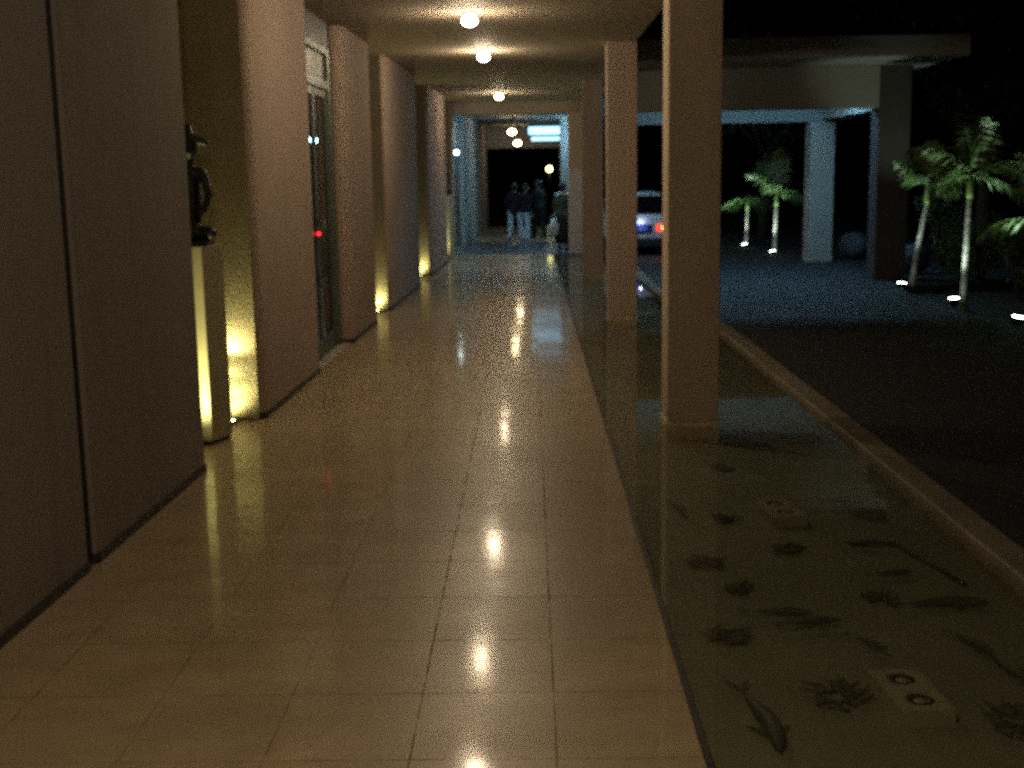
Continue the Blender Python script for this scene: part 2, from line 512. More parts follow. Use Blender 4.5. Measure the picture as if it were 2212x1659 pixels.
# ceilings and cross beams
bm = B(); box(bm, -4.6, 1.46, -8, 31.0, ZC, 4.05, 0.01)
obj("ceiling_slab", bm, CEIL_M, bld)
bm = B(); box(bm, -4.6, 1.46, 31.0, 31.35, 3.42, 3.95, 0.01)
obj("ceiling_beam", bm, CEIL_M, bld)
bm = B(); box(bm, -4.6, 2.2, 31.36, 46.9, 3.62, 3.9, 0.01)
obj("ceiling_slab", bm, CANOPY_M, bld)
bm = B(); box(bm, -4.6, 1.5, 46.4, 46.8, 2.88, 3.615, 0.01)
obj("ceiling_beam", bm, CEIL_M, bld)

def glass_door(y0, y1, ztop, zdoor, xin, name_label):
    """Double glass door with a transom, set between two piers."""
    x = (XL(y0) + XL(y1)) / 2 - xin
    fr = B()
    box(fr, x - 0.05, x + 0.05, y0, y0 + 0.09, 0.0, ztop, 0.006)
    box(fr, x - 0.05, x + 0.05, y1 - 0.28, y1, 0.0, ztop, 0.006)
    box(fr, x - 0.048, x + 0.048, y0 + 0.092, y1 - 0.282, zdoor, zdoor + 0.10, 0.006)
    box(fr, x - 0.048, x + 0.048, y0 + 0.092, y1 - 0.282, ztop - 0.08, ztop, 0.006)
    d = obj("glass_door", fr, ALU, bld)
    d['label'] = name_label
    ya, yb = y0 + 0.09, y1 - 0.28
    ym = (ya + yb) / 2
    for a, b_ in ((ya + 0.01, ym - 0.006), (ym + 0.006, yb - 0.01)):
        lf = B()
        box(lf, x - 0.022, x + 0.022, a, a + 0.07, 0.02, zdoor - 0.01, 0.004)
        box(lf, x - 0.022, x + 0.022, b_ - 0.07, b_, 0.02, zdoor - 0.01, 0.004)
        box(lf, x - 0.021, x + 0.021, a + 0.071, b_ - 0.071, 0.02, 0.22, 0.004)
        box(lf, x - 0.021, x + 0.021, a + 0.071, b_ - 0.071, zdoor - 0.09, zdoor - 0.01, 0.004)
        obj("door_leaf", lf, ALU, d)
        g = B(); box(g, x - 0.005, x + 0.005, a + 0.071, b_ - 0.071, 0.221, zdoor - 0.091)
        obj("door_glass", g, GLASS, d)
    hb = B()
    for s in (-0.11, 0.11):
        tube(hb, [(x + 0.03, ym + s, 0.9), (x + 0.075, ym + s, 0.92), (x + 0.075, ym + s, 1.5), (x + 0.03, ym + s, 1.52)], 0.014, 8)
    obj("door_handle", hb, ALU, d)
    g = B(); box(g, x - 0.005, x + 0.005, ya + 0.002, yb - 0.002, zdoor + 0.102, ztop - 0.082)
    obj("transom_pane", g, mat("frosted_transom", (0.07, 0.085, 0.06), 0.45, var=0.15), d)
    li = B(); box(li, x - 0.2, XL((y0 + y1) / 2) - 0.12, y0, y1, ztop + 0.002, ZC)
    obj("lintel", li, SKIRT, d)
    th = B(); box(th, x - 0.15, XL((y0 + y1) / 2) - 0.01, y0 + 0.002, y1 - 0.002, 0.002, 0.02, 0.004)
    obj("threshold", th, CONCRETE, d)
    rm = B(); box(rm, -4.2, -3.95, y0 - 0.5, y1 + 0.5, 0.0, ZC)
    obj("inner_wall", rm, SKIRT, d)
    return x, ym, d
dx_, dym, dd = glass_door(12.57, 14.70, 3.42, 2.95, 0.16, "tall double glass door with transom and a red light")
bm = B(); ball(bm, (dx_ + 0.035, 13.45, 1.38), 0.022, 2)
obj("indicator_light", bm, emit("red_led", (1, 0.02, 0.03), 3), dd)
glass_door(30.92, 33.88, 3.30, 2.75, 0.12, "far dark glass door in the blue light")

# ------------------------------------------------------------ columns between walkway and driveway
def column(x0, x1, y0, y1, label, zt=ZC, mt_=STUCCO_COL):
    t = thing("column", ((x0 + x1) / 2, (y0 + y1) / 2, 0), label, "column", "square columns along the pool edge")
    w_, d_ = (x1 - x0) / 2, (y1 - y0) / 2
    b = B(); box(b, -w_, w_, -d_, d_, 0.02, zt, 0.012)
    obj("shaft", b, mt_, t)
    b = B(); box(b, -w_ - 0.012, w_ + 0.012, -d_ - 0.012, d_ + 0.012, -0.3, 0.018, 0.008)
    obj("base", b, mat("column_base_stone", (0.58, 0.46, 0.30), 0.6, var=0.15, scale=5), t)
    return t
column(1.08, 1.49, 9.72, 10.13, "broad square stucco column nearest the camera, standing in the pool")
column(1.07, 1.47, 17.0, 17.4, "second square stucco column from the camera, in front of the white car")
column(1.02, 1.40, 23.6, 24.0, "third square stucco column, dark, partly hidden behind the second")
column(0.98, 1.36, 30.75, 31.13, "dark fourth column beside the person with the white collar", 3.42)
column(0.98, 1.36, 38.6, 38.98, "pale blue lit far column left of the person with the white collar", 3.62, PILLAR_M)

# ------------------------------------------------------------ ceiling lamps
def ceiling_lamp(x, yy, z, rad, label, mt_, drop=0.0):
    t = thing("ceiling_lamp", (x, yy, z), label, "ceiling lamp", "globe lamps on the arcade ceiling")
    b = B(); lathe(b, [(0.03, -0.03), (0.075, -0.025), (0.085, -0.001)], 20)
    obj("lamp_base", b, DARKMETAL, t)
    if drop:
        b = B(); tube(b, [(0, 0, -0.03), (0, 0, -0.03 - drop)], 0.012, 8)
        obj("stem", b, DARKMETAL, t)
    b = B(); ball(b, (0, 0, -0.045 - drop - rad * 0.5), rad, 3, (1, 1, 0.7))
    obj("lamp_globe", b, mt_, t)
    return t
G1 = emit("lamp_glow", WARM, L_CEIL)
G2 = emit("far_lamp_glow", (1.0, 0.75, 0.42), L_FAR)
ceiling_lamp(-0.61, 13.75, ZC, 0.088, "brightest ceiling globe lamp, nearest and highest in the row", G1)
ceiling_lamp(-0.61, 18.0, ZC, 0.088, "second ceiling globe lamp, directly below the brightest one", G1)
ceiling_lamp(-0.61, 27.3, ZC, 0.088, "third ceiling globe lamp, just before the cross beam", G1)
ceiling_lamp(-0.47, 37.2, 3.62, 0.12, "small far globe lamp left of the upper fluorescent box", G2, 0.34)
ceiling_lamp(-0.37, 44.3, 3.62, 0.13, "farthest globe lamp left of the lower fluorescent box", G2, 0.50)
ceiling_lamp(-0.61, 10.9, ZC, 0.088, "ceiling globe lamp just above the top of the photo", G1)
ceiling_lamp(-0.61, 1.6, ZC, 0.135, "ceiling globe lamp overhead, near the camera", G1)
ceiling_lamp(-0.61, -4.5, ZC, 0.088, "ceiling globe lamp behind the camera", G1)

# fluorescent light boxes in the far ceiling
TUBE_M = emit("fluorescent_glow", (0.36, 0.72, 1.0), 2.4)
def light_box(x0, x1, yy, z1, h, label, drop=0.0):
    t = thing("fluorescent_box", ((x0 + x1) / 2, yy, z1), label, "fluorescent light", "fluorescent light boxes")
    hw = (x1 - x0) / 2
    b = B(); box(b, -hw - 0.03, hw + 0.03, -0.10, 0.10, -0.06, -0.002, 0.008)
    obj("housing", b, ALU, t)
    b = B(); box(b, -hw, hw, -0.075, 0.075, -h, -0.062, 0.02)
    obj("diffuser", b, TUBE_M, t)
    if drop:
        for sx in (-1, 1):
            b = B(); tube(b, [(sx * hw * 0.7, 0, -0.001), (sx * hw * 0.7, 0, drop)], 0.012, 6)
            obj("rod", b, DARKMETAL, t)
    return t
light_box(0.02, 1.12, 40.3, 3.48, 0.30, "upper and larger blue white fluorescent box in far ceiling", 0.14)
light_box(0.12, 1.12, 44.6, 3.28, 0.19, "lower and smaller blue white fluorescent box in far ceiling", 0.34)

for x, lb in ((-1.0, "added unseen fluorescent box behind the cross beam, left one of two"), (0.7, "added unseen fluorescent box behind the cross beam, right one of two")):  # added boxes, out of sight, that throw blue light into the crossing
    t = thing("fluorescent_box", (x, 31.55, 3.619), lb, "fluorescent light", "added unseen crossing lights")
    b = B(); box(b, -0.65, 0.65, -0.08, 0.08, -0.06, -0.001, 0.006); obj("housing", b, ALU, t)
    b = B(); box(b, -0.6, 0.6, -0.05, 0.05, -0.12, -0.062, 0.01); obj("diffuser", b, emit("added_crossing_glow", TUBE_C, L_TUBE * 2.4), t)

t = thing("fluorescent_box", (1.93, 38.2, 3.619), "added long fluorescent box at the outer edge of the far ceiling, unseen behind the third column", "fluorescent light", "added unseen crossing lights")  # added hidden fixture that lights the far section from the side
b = B(); box(b, -0.05, 0.05, -0.9, 0.9, -0.62, -0.56, 0.006)
for yy in (-0.6, 0.6):
    tube(b, [(0, yy, -0.001), (0, yy, -0.57)], 0.012, 6)
obj("housing", b, ALU, t)
b = B(); box(b, -0.10, -0.052, -0.85, 0.85, -0.62, -0.50, 0.01); obj("diffuser", b, emit("added_crossing_glow", TUBE_C, L_TUBE * 2.4), t)

# small lamp by the far door, yellow lamp in the garden beyond
t = thing("wall_lamp", (-1.80, 31.6, 2.52), "tiny white lamp on the left wall beside the far glass door", "wall lamp")
b = B(); lathe(b, [(0.03, 0.05), (0.05, 0.08), (0.05, 0.12)], 14); obj("lamp_cap", b, DARKMETAL, t)
b = B(); ball(b, (0, 0, 0), 0.06, 3); obj("lamp_globe", b, emit("cool_lamp_glow", (0.75, 1.0, 0.9), 12), t)
t = thing("garden_lamp", (1.03, 62, -0.16), "yellow lamp on a post in the dark garden beyond the arcade", "garden lamp")
b = B(); tube(b, [(0, 0, 0), (0, 0, 2.15)], [0.05, 0.035], 10); obj("post", b, DARKMETAL, t)
b = B(); ball(b, (0, 0, 2.3), 0.15, 3); obj("lamp_globe", b, emit("garden_lamp_glow", (1.0, 1.0, 0.35), 7), t)
b = B(); lathe(b, [(0.2, 2.44), (0.16, 2.5), (0.03, 2.56)], 16); obj("lamp_cap", b, DARKMETAL, t)

# ------------------------------------------------------------ porte-cochere
cp = thing("entrance_canopy", (0, 0, 0), "flat concrete entrance canopy over the driveway with blue lit underside", "canopy")
b = B(); box(b, 1.62, 7.2, 20.8, 29.2, 3.76, 4.10, 0.015); obj("roof_slab", b, CANOPY_M, cp)
def beam(x0, x1, y0, y1, z0, z1=3.757):
    b = B(); box(b, x0, x1, y0, y1, z0, z1, 0.012); return obj("beam", b, CANOPY_M, cp)
beam(1.7, 6.76, 22.5, 22.9, 3.03)
beam(1.7, 6.76, 27.05, 27.45, 2.96)
beam(6.3, 6.76, 22.905, 27.045, 3.0)
def pillar(x0, x1, y0, y1, zt, mt_=PILLAR_M):
    b = B(); box(b, x0, x1, y0, y1, -0.02, zt, 0.015); return obj("pillar", b, mt_, cp)
pillar(6.22, 6.78, 22.47, 23.0, 3.756, mat("shaded_pillar_render", (0.075, 0.066, 0.062), 0.8, var=0.2, scale=1.8, bump=0.3, bscale=60, spec=0.2, fine=0.25))  # near pillar's render darkened to stand in for its shaded front
pillar(6.02, 6.54, 26.95, 27.47, 2.956)
FL = emit("canopy_tube_glow", TUBE_C, L_TUBE * 1.9)
for x, yy in ((2.7, 24.25), (4.2, 24.25), (5.6, 24.25)):
    t = thing("fluorescent_box", (x, yy, 3.755), "blue white fluorescent box fixed under the entrance canopy slab", "fluorescent light", "canopy fluorescent boxes")
    b = B(); box(b, -0.65, 0.65, -0.10, 0.10, -0.06, -0.001, 0.006); obj("housing", b, ALU, t)
    b = B(); box(b, -0.6, 0.6, -0.07, 0.07, -0.11, -0.062, 0.01); obj("diffuser", b, FL, t)

# stone balls at the kerb of the drive
for x, yy, rr, lb in ((7.18, 27.6, 0.33, "rough grey stone ball between the two canopy pillars"), (7.25, 23.6, 0.31, "grey stone ball behind the leaning palm trunk")):
    b = B(); vs = ball(b, (0, 0, rr * 0.93), rr, 4, (1, 1, 0.93))
    for v in vs:
        v.co += (v.co - Vector((0, 0, rr))).normalized() * 0.012 * math.sin(v.co.x * 23 + v.co.z * 31) * math.cos(v.co.y * 27)
    o = obj("stone_ball", b, BALLST)
    o.location = (x, yy, -0.03)
    tag(o, lb, "stone ball", "stone balls along the drive")

# ------------------------------------------------------------ pedestals, statues, niche uplights
def pedestal(x, yy, label, rz=R(-17)):
    t = thing("pedestal", (x, yy, 0), label, "pedestal", "pedestals in the wall niches", rz)
    b = B(); box(b, -0.15, 0.15, -0.15, 0.15, 0.03, 1.50, 0.008); obj("shaft", b, PLINTH_M, t)
    b = B(); box(b, -0.135, 0.135, -0.135, 0.135, 0.001, 0.028); obj("plinth", b, SKIRT, t)
    return t
def statue(x, yy, label, z=1.5):
    t = thing("statue", (x, yy, z), label, "statue", "dark statues on the niche pedestals")
    b = B(); box(b, -0.13, 0.13, -0.12, 0.12, 0.001, 0.035, 0.01); obj("base", b, BRONZE, t)
    caps = []
    C = lambda a, ra, b_, rb: caps.append(((a[0] * 1.08, a[1], a[2] * 1.06), ra, (b_[0] * 1.08, b_[1], b_[2] * 1.06), rb))
    for s in (-1, 1):
        C((s * 0.05, 0.03, 0.09), 0.055, (s * 0.13, -0.06, 0.085), 0.05)      # folded thighs
        C((s * 0.13, -0.06, 0.085), 0.045, (s * 0.06, 0.07, 0.06), 0.03)      # shins tucked under
        C((s * 0.085, 0, 0.50), 0.036, (s * 0.125, -0.01, 0.36), 0.03)        # upper arm
        C((s * 0.125, -0.01, 0.36), 0.03, (s * 0.105, -0.08, 0.25), 0.022)    # forearm to the hip
        C((s * 0.105, -0.08, 0.25), 0.024, (s * 0.07, -0.10, 0.22), 0.018)
    C((0, 0.02, 0.09), 0.09, (0, 0.02, 0.16), 0.06)
    C((0, 0.02, 0.16), 0.058, (0, 0.01, 0.27), 0.075)
    C((0, 0.01, 0.30), 0.075, (0, 0.005, 0.46), 0.062)
    C((-0.08, 0, 0.51), 0.036, (0.08, 0, 0.51), 0.036)
    C((0, 0, 0.53), 0.036, (0, 0, 0.60), 0.033)
    C((0, -0.012, 0.66), 0.062, (0, -0.005, 0.70), 0.064)
    C((0, -0.07, 0.66), 0.012, (0, -0.078, 0.645), 0.013)
    for s in (-1, 1):
        C((s * 0.03, 0, 0.735), 0.045, (s * 0.115, 0.01, 0.715), 0.026)       # brim of the headdress
    C((0, 0, 0.75), 0.055, (0, 0.01, 0.82), 0.03)
    blob("figure", caps, BRONZE, t, 0.010, 2)
    return t
LENS = emit("uplight_lens", NICHE_C, 60)
def uplight(x, yy, label, e=1.0, spread=150, tgt=(0, 0, 3)):
    t = thing("floor_uplight", (x, yy, 0.0), label, "floor uplight", "round uplights in the niche floors")
    b = B(); lathe(b, [(0.075, 0.001), (0.075, 0.02), (0.06, 0.026), (0.055, 0.02)], 20); obj("bezel", b, ALU, t)
    b = B(); lathe(b, [(0.052, 0.012), (0.052, 0.022), (0.02, 0.026)], 20); obj("lens", b, LENS, t)
    light("uplight_beam", 'SPOT', (0, 0, 0.06), L_NICHE * e, NICHE_C, t, Vector((0, 0, 0.06)) + Vector(tgt), R(spread), 0.8, 0.05)
    return t
NP = [(-2.515, 9.30, "pale nearest pedestal lit yellow, standing in the first niche"),
      (-2.42, 17.5, "pedestal in the second niche, showing as a thin lit strip"),
      (-2.33, 23.3, "pedestal hidden deep in the third niche"),
      (-1.99, 29.4, "far pedestal lit bright yellow beside the step edge")]
SL = ["dark carved statue on the nearest pedestal at left", "dark statue on the pedestal of the second niche",
      "dark statue on the pedestal of the third niche", "small dark statue on the far pedestal beside the step edge"]
first = statue(NP[0][0], NP[0][1], SL[0])
for k, (x, yy, lb) in enumerate(NP):
    pedestal(x, yy, lb)
    if k:
        dup(first, (x, yy, 1.5), 0.1 * k, label=SL[k])
uplight(-2.56, 8.80, "uplight in the floor before the nearest pedestal", 4.2, 120, (-0.03, 0.35, 1.2))
uplight(-2.50, 9.97, "bright uplight behind the nearest pedestal, at foot of the niche cheek", 1.5, 160, (0, 0.2, 2.4))
uplight(-2.28, 18.16, "uplight at the foot of the second niche", 1.4, 150, (0, 0.15, 2.4))
uplight(-2.18, 24.40, "uplight at the foot of the third niche", 1.4, 150, (0, 0.15, 2.4))
uplight(-1.98, 28.75, "uplight before the far pedestal", 1.5, 150, (0, 0.5, 2.2))
# wall spotlight bracket behind the nearest pedestal
t = thing("wall_spotlight", (-2.53, 9.985, 0.0), "glowing spotlight on a short stand behind the nearest pedestal", "spotlight")
b = B(); tube(b, [(0, 0, 0.001), (0, 0, 0.44)], 0.015, 8); lathe(b, [(0.09, 0.001), (0.09, 0.012), (0.02, 0.02)], 16); obj("stand", b, DARKMETAL, t)
for z0, k in ((0.44, 1.1), (0.24, 0.14), (0.08, 0.2)):
    b = B(); lathe(b, [(0.03, z0), (0.045, z0 + 0.02), (0.05, z0 + 0.08), (0.045, z0 + 0.09)], 16); lh = obj("lamp_head", b, DARKMETAL, t)
    b = B(); lathe(b, [(0.04, z0 + 0.086), (0.04, z0 + 0.098), (0.01, z0 + 0.10)], 16); obj("lens", b, LENS, lh)
    light("spot_beam", 'SPOT', (0.03, 0.01, z0 + 0.125), L_NICHE * k, NICHE_C, t, (0.15, 0.05, z0 + 0.45), R(165), 0.7, 0.03)

# ------------------------------------------------------------ things lying in the pool
def cinder_block(x, yy, rz, label):
    t = thing("concrete_block", (x, yy, -0.13), label, "concrete block", "hollow concrete blocks in the pool", rz)
    b = B()
    L, W, Hh, hr = 0.20, 0.105, 0.065, 0.058
    n = 24
    # top with two round holes: build as rings bridged to square cells
    for cy in (-L / 2, L / 2):
        ring = [(hr * math.cos(k * 2 * math.pi / n), hr * math.sin(k * 2 * math.pi / n) + cy) for k in range(n)]
        sq = []
        for k in range(n):
            a = k * 2 * math.pi / n
            cx_, sy_ = math.cos(a), math.sin(a)
            s = 1 / max(abs(cx_), abs(sy_))
            sq.append((cx_ * s * W, sy_ * s * L / 2 + cy))
        for z in (0.0, Hh):
            vi = [b.verts.new((q[0], q[1], z)) for q in ring]
            vo = [b.verts.new((q[0], q[1], z)) for q in sq]
            for k in range(n):
                b.faces.new((vi[k], vi[(k + 1) % n], vo[(k + 1) % n], vo[k]))
        vb = [b.verts.new((q[0], q[1], 0)) for q in ring]
        vt = [b.verts.new((q[0], q[1], Hh)) for q in ring]
        for k in range(n):
            b.faces.new((vb[k], vb[(k + 1) % n], vt[(k + 1) % n], vt[k]))
        ob_ = [b.verts.new((q[0], q[1], 0)) for q in sq]
        ot = [b.verts.new((q[0], q[1], Hh)) for q in sq]
        for k in range(n):
            q0, q1 = sq[k], sq[(k + 1) % n]
            mid = (q0[1] + q1[1]) / 2
            if abs((q0[0] + q1[0]) / 2) < W * 0.999 and abs(mid) < 1e-4 + 0.001:
                continue
            b.faces.new((ob_[k], ob_[(k + 1) % n], ot[(k + 1) % n], ot[k]))
    bmesh.ops.remove_doubles(b, verts=b.verts[:], dist=0.0005)
    obj("block_body", b, CONCRETE, t)
    for cy in (-L / 2, L / 2):
        h = B()
        lathe(h, [(hr * 0.985, 0.01), (hr * 0.985, Hh * 0.98), (hr * 0.50, Hh * 0.94), (hr * 0.48, Hh * 0.5)], 22, (0, cy, 0))
        obj("dark_ring", h, SKIRT, t)
        h = B()
        lathe(h, [(hr * 0.40, 0.01), (hr * 0.40, Hh * 0.93), (hr * 0.30, Hh * 0.98)], 18, (0, cy, 0))
        obj("ring_centre", h, CONCRETE, t)
    return t
cinder_block(1.50, 4.70, R(4), "larger seeming hollow concrete block with two round holes, nearest the camera in the pool")
cinder_block(1.52, 7.42, R(8), "hollow concrete block with two round holes, farther one in the pool")

fb = B()
nseg, nr = 14, 10
rows = []
for i in range(nseg + 1):
    u = i / nseg
    wv = 0.055 * (math.sin(math.pi * min(1, u * 1.05)) ** 0.6) * (1 - 0.55 * u) + 0.004
    x = 0.02 * math.sin(u * 4.5)
    rows.append([fb.verts.new((x + wv * 0.75 * math.cos(k * 2 * math.pi / nr), (u - 0.5) * 0.42, wv * math.sin(k * 2 * math.pi / nr))) for k in range(nr)])
for i in range(nseg):
    for k in range(nr):
        f = fb.faces.new((rows[i][k], rows[i][(k + 1) % nr], rows[i + 1][(k + 1) % nr], rows[i + 1][k])); f.smooth = True
fb.faces.new(rows[0][::-1]); fb.faces.new(rows[-1])
fish_body = fb
fish0 = thing("fish", (0, 0, 0), "x", "fish", "dark fish in the pool")
obj("body", fish_body, FISH, fish0)
fb = B()
xe = 0.02 * math.sin(4.5)
for s in (-1, 1):
    prism(fb, [(xe, 0.20), (xe + s * 0.05, 0.30), (xe + s * 0.012, 0.27)], -0.004, 0.004)
obj("tail_fin", fb, FISH, fish0)
for s in (-1, 1):
    fb = B(); prism(fb, [(0.012 + s * 0.012, -0.11), (0.012 + s * 0.085, -0.03), (0.012 + s * 0.015, -0.05)], -0.02, -0.014)
    obj("side_fin", fb, FISH, fish0)
FISHES = [(1.92, 5.54, 88, 1.15, "biggest dark fish by the kerb, lying crosswise right of the blocks"),
          (1.13, 5.42, 80, 0.8, "dark fish crosswise left of centre in the pool, the upper of two close together"),
          (1.24, 5.27, 97, 0.75, "dark fish crosswise in the pool, the lower of two close together"),
          (0.84, 4.32, 3, 1.45, "long dark fish beside the dark pool edge, nearest the camera"),
          (1.75, 6.46, 82, 0.55, "small dark fish near the kerb, left end of the dark bent cable"),
          (1.42, 5.02, 30, 0.6, "short dark fish just beyond the nearest concrete block"),
          (1.80, 5.98, 95, 0.62, "dark fish between the bent cable and the biggest fish"),
          (1.86, 5.02, 20, 0.75, "dark fish to the right of the nearest concrete block"),
          (1.93, 4.62, 12, 1.05, "dark fish at right edge of the photo beside the nearest block"),
          (1.88, 7.35, 75, 0.6, "dark fish close to the kerb, right of the farther concrete block"),
          (0.87, 7.25, 10, 0.7, "dark fish left of the farther concrete block, below the broad column"),
          (1.60, 8.9, 80, 0.8, "dark fish farthest off in the pool, beside the broad column base")]
for k, (x, yy, a, s, lb) in enumerate(FISHES):
    f = fish0 if k == 0 else dup(fish0)
    f.location = (x * 1.045, yy * 1.045, -0.098 + 0.008 * (k % 3))
    f.rotation_euler = (0, 0, R(a))
    s *= 0.85
    f.scale = (s * 0.85, s, s * 0.6)
    f['label'] = lb
def weed(x, yy, n, sp, ln, label):
    b = B()
    rnd = random.Random(int(x * 1000 + yy * 77))
    for k in range(n * 3):
        a = rnd.uniform(0, 6.28); d = sp * math.sqrt(rnd.random())
        px, py = d * math.cos(a), d * math.sin(a)
        q = [(px, py, 0)]
        for j in range(1, 4):
            q.append((px + rnd.uniform(-1, 1) * 0.02 * j + ln * 0.2 * j * math.cos(a), py + rnd.uniform(-1, 1) * 0.02 * j + ln * 0.2 * j * math.sin(a), 0.009 * j))
        tube(b, q, [0.007, 0.009, 0.007, 0.003], 5)
    o = obj("water_weed", b, WEED)
    o.location = (x * 1.06, yy * 1.06, -0.132)
    tag(o, label, "water plant", "dark weed clumps in the pool")
weed(1.17, 4.50, 12, 0.10, 0.05, "dark weed clump left of the nearest concrete block")
weed(0.845, 5.12, 14, 0.06, 0.06, "narrow dark weed clump near the pool edge, above the long fish")
weed(0.88, 6.15, 12, 0.05, 0.05, "small dark weed clump by the pool edge, below the column reflection")
weed(1.78, 4.25, 20, 0.09, 0.10, "dark weed clump in the lower right corner of the pool")
weed(1.00, 5.75, 6, 0.05, 0.04, "tiny dark weed clump just left of the two crosswise fish, toward the column")
weed(1.36, 6.35, 7, 0.06, 0.05, "dark weed clump midway between the two concrete blocks")
weed(1.62, 5.60, 6, 0.05, 0.04, "tiny dark weed clump left of the biggest fish")
weed(1.10, 6.95, 6, 0.05, 0.04, "small dark weed clump left of the farther concrete block")
weed(1.30, 8.20, 8, 0.07, 0.05, "dark weed clump just before the broad column")
weed(1.95, 7.0, 14, 0.07, 0.07, "dark weed clump against the kerb, beyond the bent cable")
b = B(); tube(b, [(a_ * 1.06, c_ * 1.06, z_) for a_, c_, z_ in ((1.71, 6.44, 0), (1.80, 6.46, 0.004), (1.94, 6.43, 0), (1.97, 6.25, 0.004), (2.02, 6.07, 0), (2.08, 5.75, 0.003))], 0.012, 6)
o = obj("cable", b, SKIRT); o.location = (0, 0, -0.118)
tag(o, "thin dark bent cable lying on the pool bed near the kerb", "cable")

# ------------------------------------------------------------ palms
def frond(bm, org, az, el, length, droop, rnd, leaf=0.30, n=36, flat=0.0):
    pts = []
    d = Vector((math.cos(az) * math.cos(el), math.sin(az) * math.cos(el), math.sin(el)))
    q = Vector(org)
    step = length / n
    for i in range(n + 1):
        pts.append(q.copy())
        d = (d + Vector((0, 0, -droop * step * (0.5 + 1.5 * i / n)))).normalized()
        q = q + d * step
    tube(bm, pts[::3], [0.016 * (1 - 0.8 * i / len(pts[::3])) for i in range(len(pts[::3]))], 5)
    for i in range(3, n):
        t = (pts[i + 1] - pts[i]).normalized()
        side = t.cross(Vector((0, 0, 1)))
        if side.length < 0.1:
            side = t.cross(Vector((1, 0, 0)))
        side.normalize()
        up = side.cross(t)
        u = i / n
        ll = leaf * (math.sin(math.pi * (0.12 + 0.85 * u)) ** 0.7) * rnd.uniform(0.85, 1.1)
        for s in (-1, 1):
            dr = (side * s * 0.8 + t * 0.55 + up * rnd.uniform(-0.1, 0.4) - Vector((0, 0, rnd.uniform(0.3, 0.75)))).normalized()
            tip = pts[i] + dr * ll + Vector((0, 0, -0.12 * ll))
            mid = pts[i] + dr * ll * 0.5
            wv = t * 0.016
            a = bm.verts.new(pts[i] - wv * 0.5); b = bm.verts.new(pts[i] + wv * 0.5)
            c = bm.verts.new(mid + wv); d_ = bm.verts.new(mid - wv)
            e = bm.verts.new(tip)
            bm.faces.new((a, b, c, d_)); bm.faces.new((d_, c, e))

def palm(x, yy, h, lean, label, seed, r0=0.075, fr=9, fl=1.1, els=(0.1, 1.3), droop=1.0, leaf=0.38):
    rnd = random.Random(seed)
    t = thing("palm_tree", (x, yy, -0.16), label, "palm tree", "floodlit palms along the drive")
    b = B()
    pts, rads = [], []
    for i in range(61):
        u = i / 60
        pts.append((lean[0] * u ** 1.4, lean[1] * u, (h + 0.14) * u))
        rads.append(r0 * (1.25 - 0.3 * min(1, u * 5) - 0.3 * u) * (1 + (0.05 if i % 5 == 0 else 0.0) + rnd.uniform(-0.012, 0.012)))
    tube(b, pts, rads, 14)
    obj("trunk", b, TRUNK, t)
    top = Vector(pts[-1])
    b = B()
    tube(b, [top - Vector((0, 0, 0.03)), top + Vector((0, 0, 0.10)), top + Vector((0, 0, 0.28)), top + Vector((0, 0, 0.42))], [r0 * 0.62, r0 * 0.8, r0 * 0.6, r0 * 0.3], 12)
    obj("crownshaft", b, SHAFT, t)
    b = B()
    for k in range(fr):
        az = 2 * math.pi * k / fr + rnd.uniform(-0.25, 0.25)
        el = els[0] + (els[1] - els[0]) * ((k * 5) % fr) / max(1, fr - 1)
        frond(b, top + Vector((0, 0, 0.32 + 0.08 * (el > 0.8))), az, el, fl * rnd.uniform(0.85, 1.1), droop, rnd, leaf)
    obj("crown", b, LEAF, t, fix=False)
    return t, top
SP = emit("garden_spot_lens", (0.85, 1.0, 0.92), 14)
def garden_spot(x, yy, target, label, e=1.0, size=66):
    t = thing("garden_spotlight", (x, yy, -0.16), label, "garden spotlight", "spotlights at the feet of the palms")
    d = (Vector(target) - Vector((x, yy, -0.02))).normalized()
    rot = d.to_track_quat('Z', 'Y').to_matrix().to_4x4()
    b = B(); tube(b, [(0, 0, 0), (0, 0, 0.10)], 0.02, 8); obj("stake", b, DARKMETAL, t)
    b = B(); lathe(b, [(0.045, 0), (0.075, 0.03), (0.085, 0.10), (0.078, 0.105)], 18)
    for v in b.verts: v.co = Matrix.Translation((0, 0, 0.10)) @ rot @ v.co
    obj("lamp_head", b, DARKMETAL, t)
    b = B(); lathe(b, [(0.078, 0.106), (0.07, 0.116), (0.02, 0.12)], 18)
    for v in b.verts: v.co = Matrix.Translation((0, 0, 0.10)) @ rot @ v.co
    obj("lens", b, SP, t)
    # the bright lower glass seen from the side
    light("palm_beam", 'SPOT', Vector((0, 0, 0.10)) + d * 0.16, L_PALM * e, PALM_C, t, Vector((0, 0, 0.10)) + d * 3, R(size), 0.6, 0.04)
PALMS = [(5.72, 32.9, 0.95, (0.02, 0), "shortest slender palm, farthest left in the floodlit row", 3, 0.062, 5, 0.9),
         (5.90, 30.0, 1.12, (0.02, 0), "slender palm beside the shortest one, left of the canopy pillars", 4, 0.066, 6, 1.0),
         (6.58, 21.4, 1.36, (0.20, 0), "leaning palm just right of the near canopy pillar", 5, 0.058, 6, 0.75),
         (6.50, 18.6, 1.52, (0.02, 0), "tallest floodlit palm with a straight white trunk", 6, 0.060, 8, 0.88),
         (6.74, 16.1, 0.92, (0.05, 0), "palm at the right edge of the photo showing only green fronds", 8, 0.07, 9, 1.05)]
for x, yy, h, ln, lb, sd, r0, fr, fl in PALMS:
    palm(x, yy, h, ln, lb, sd, r0, fr, fl, els=(0.05, 1.45), droop=1.15)
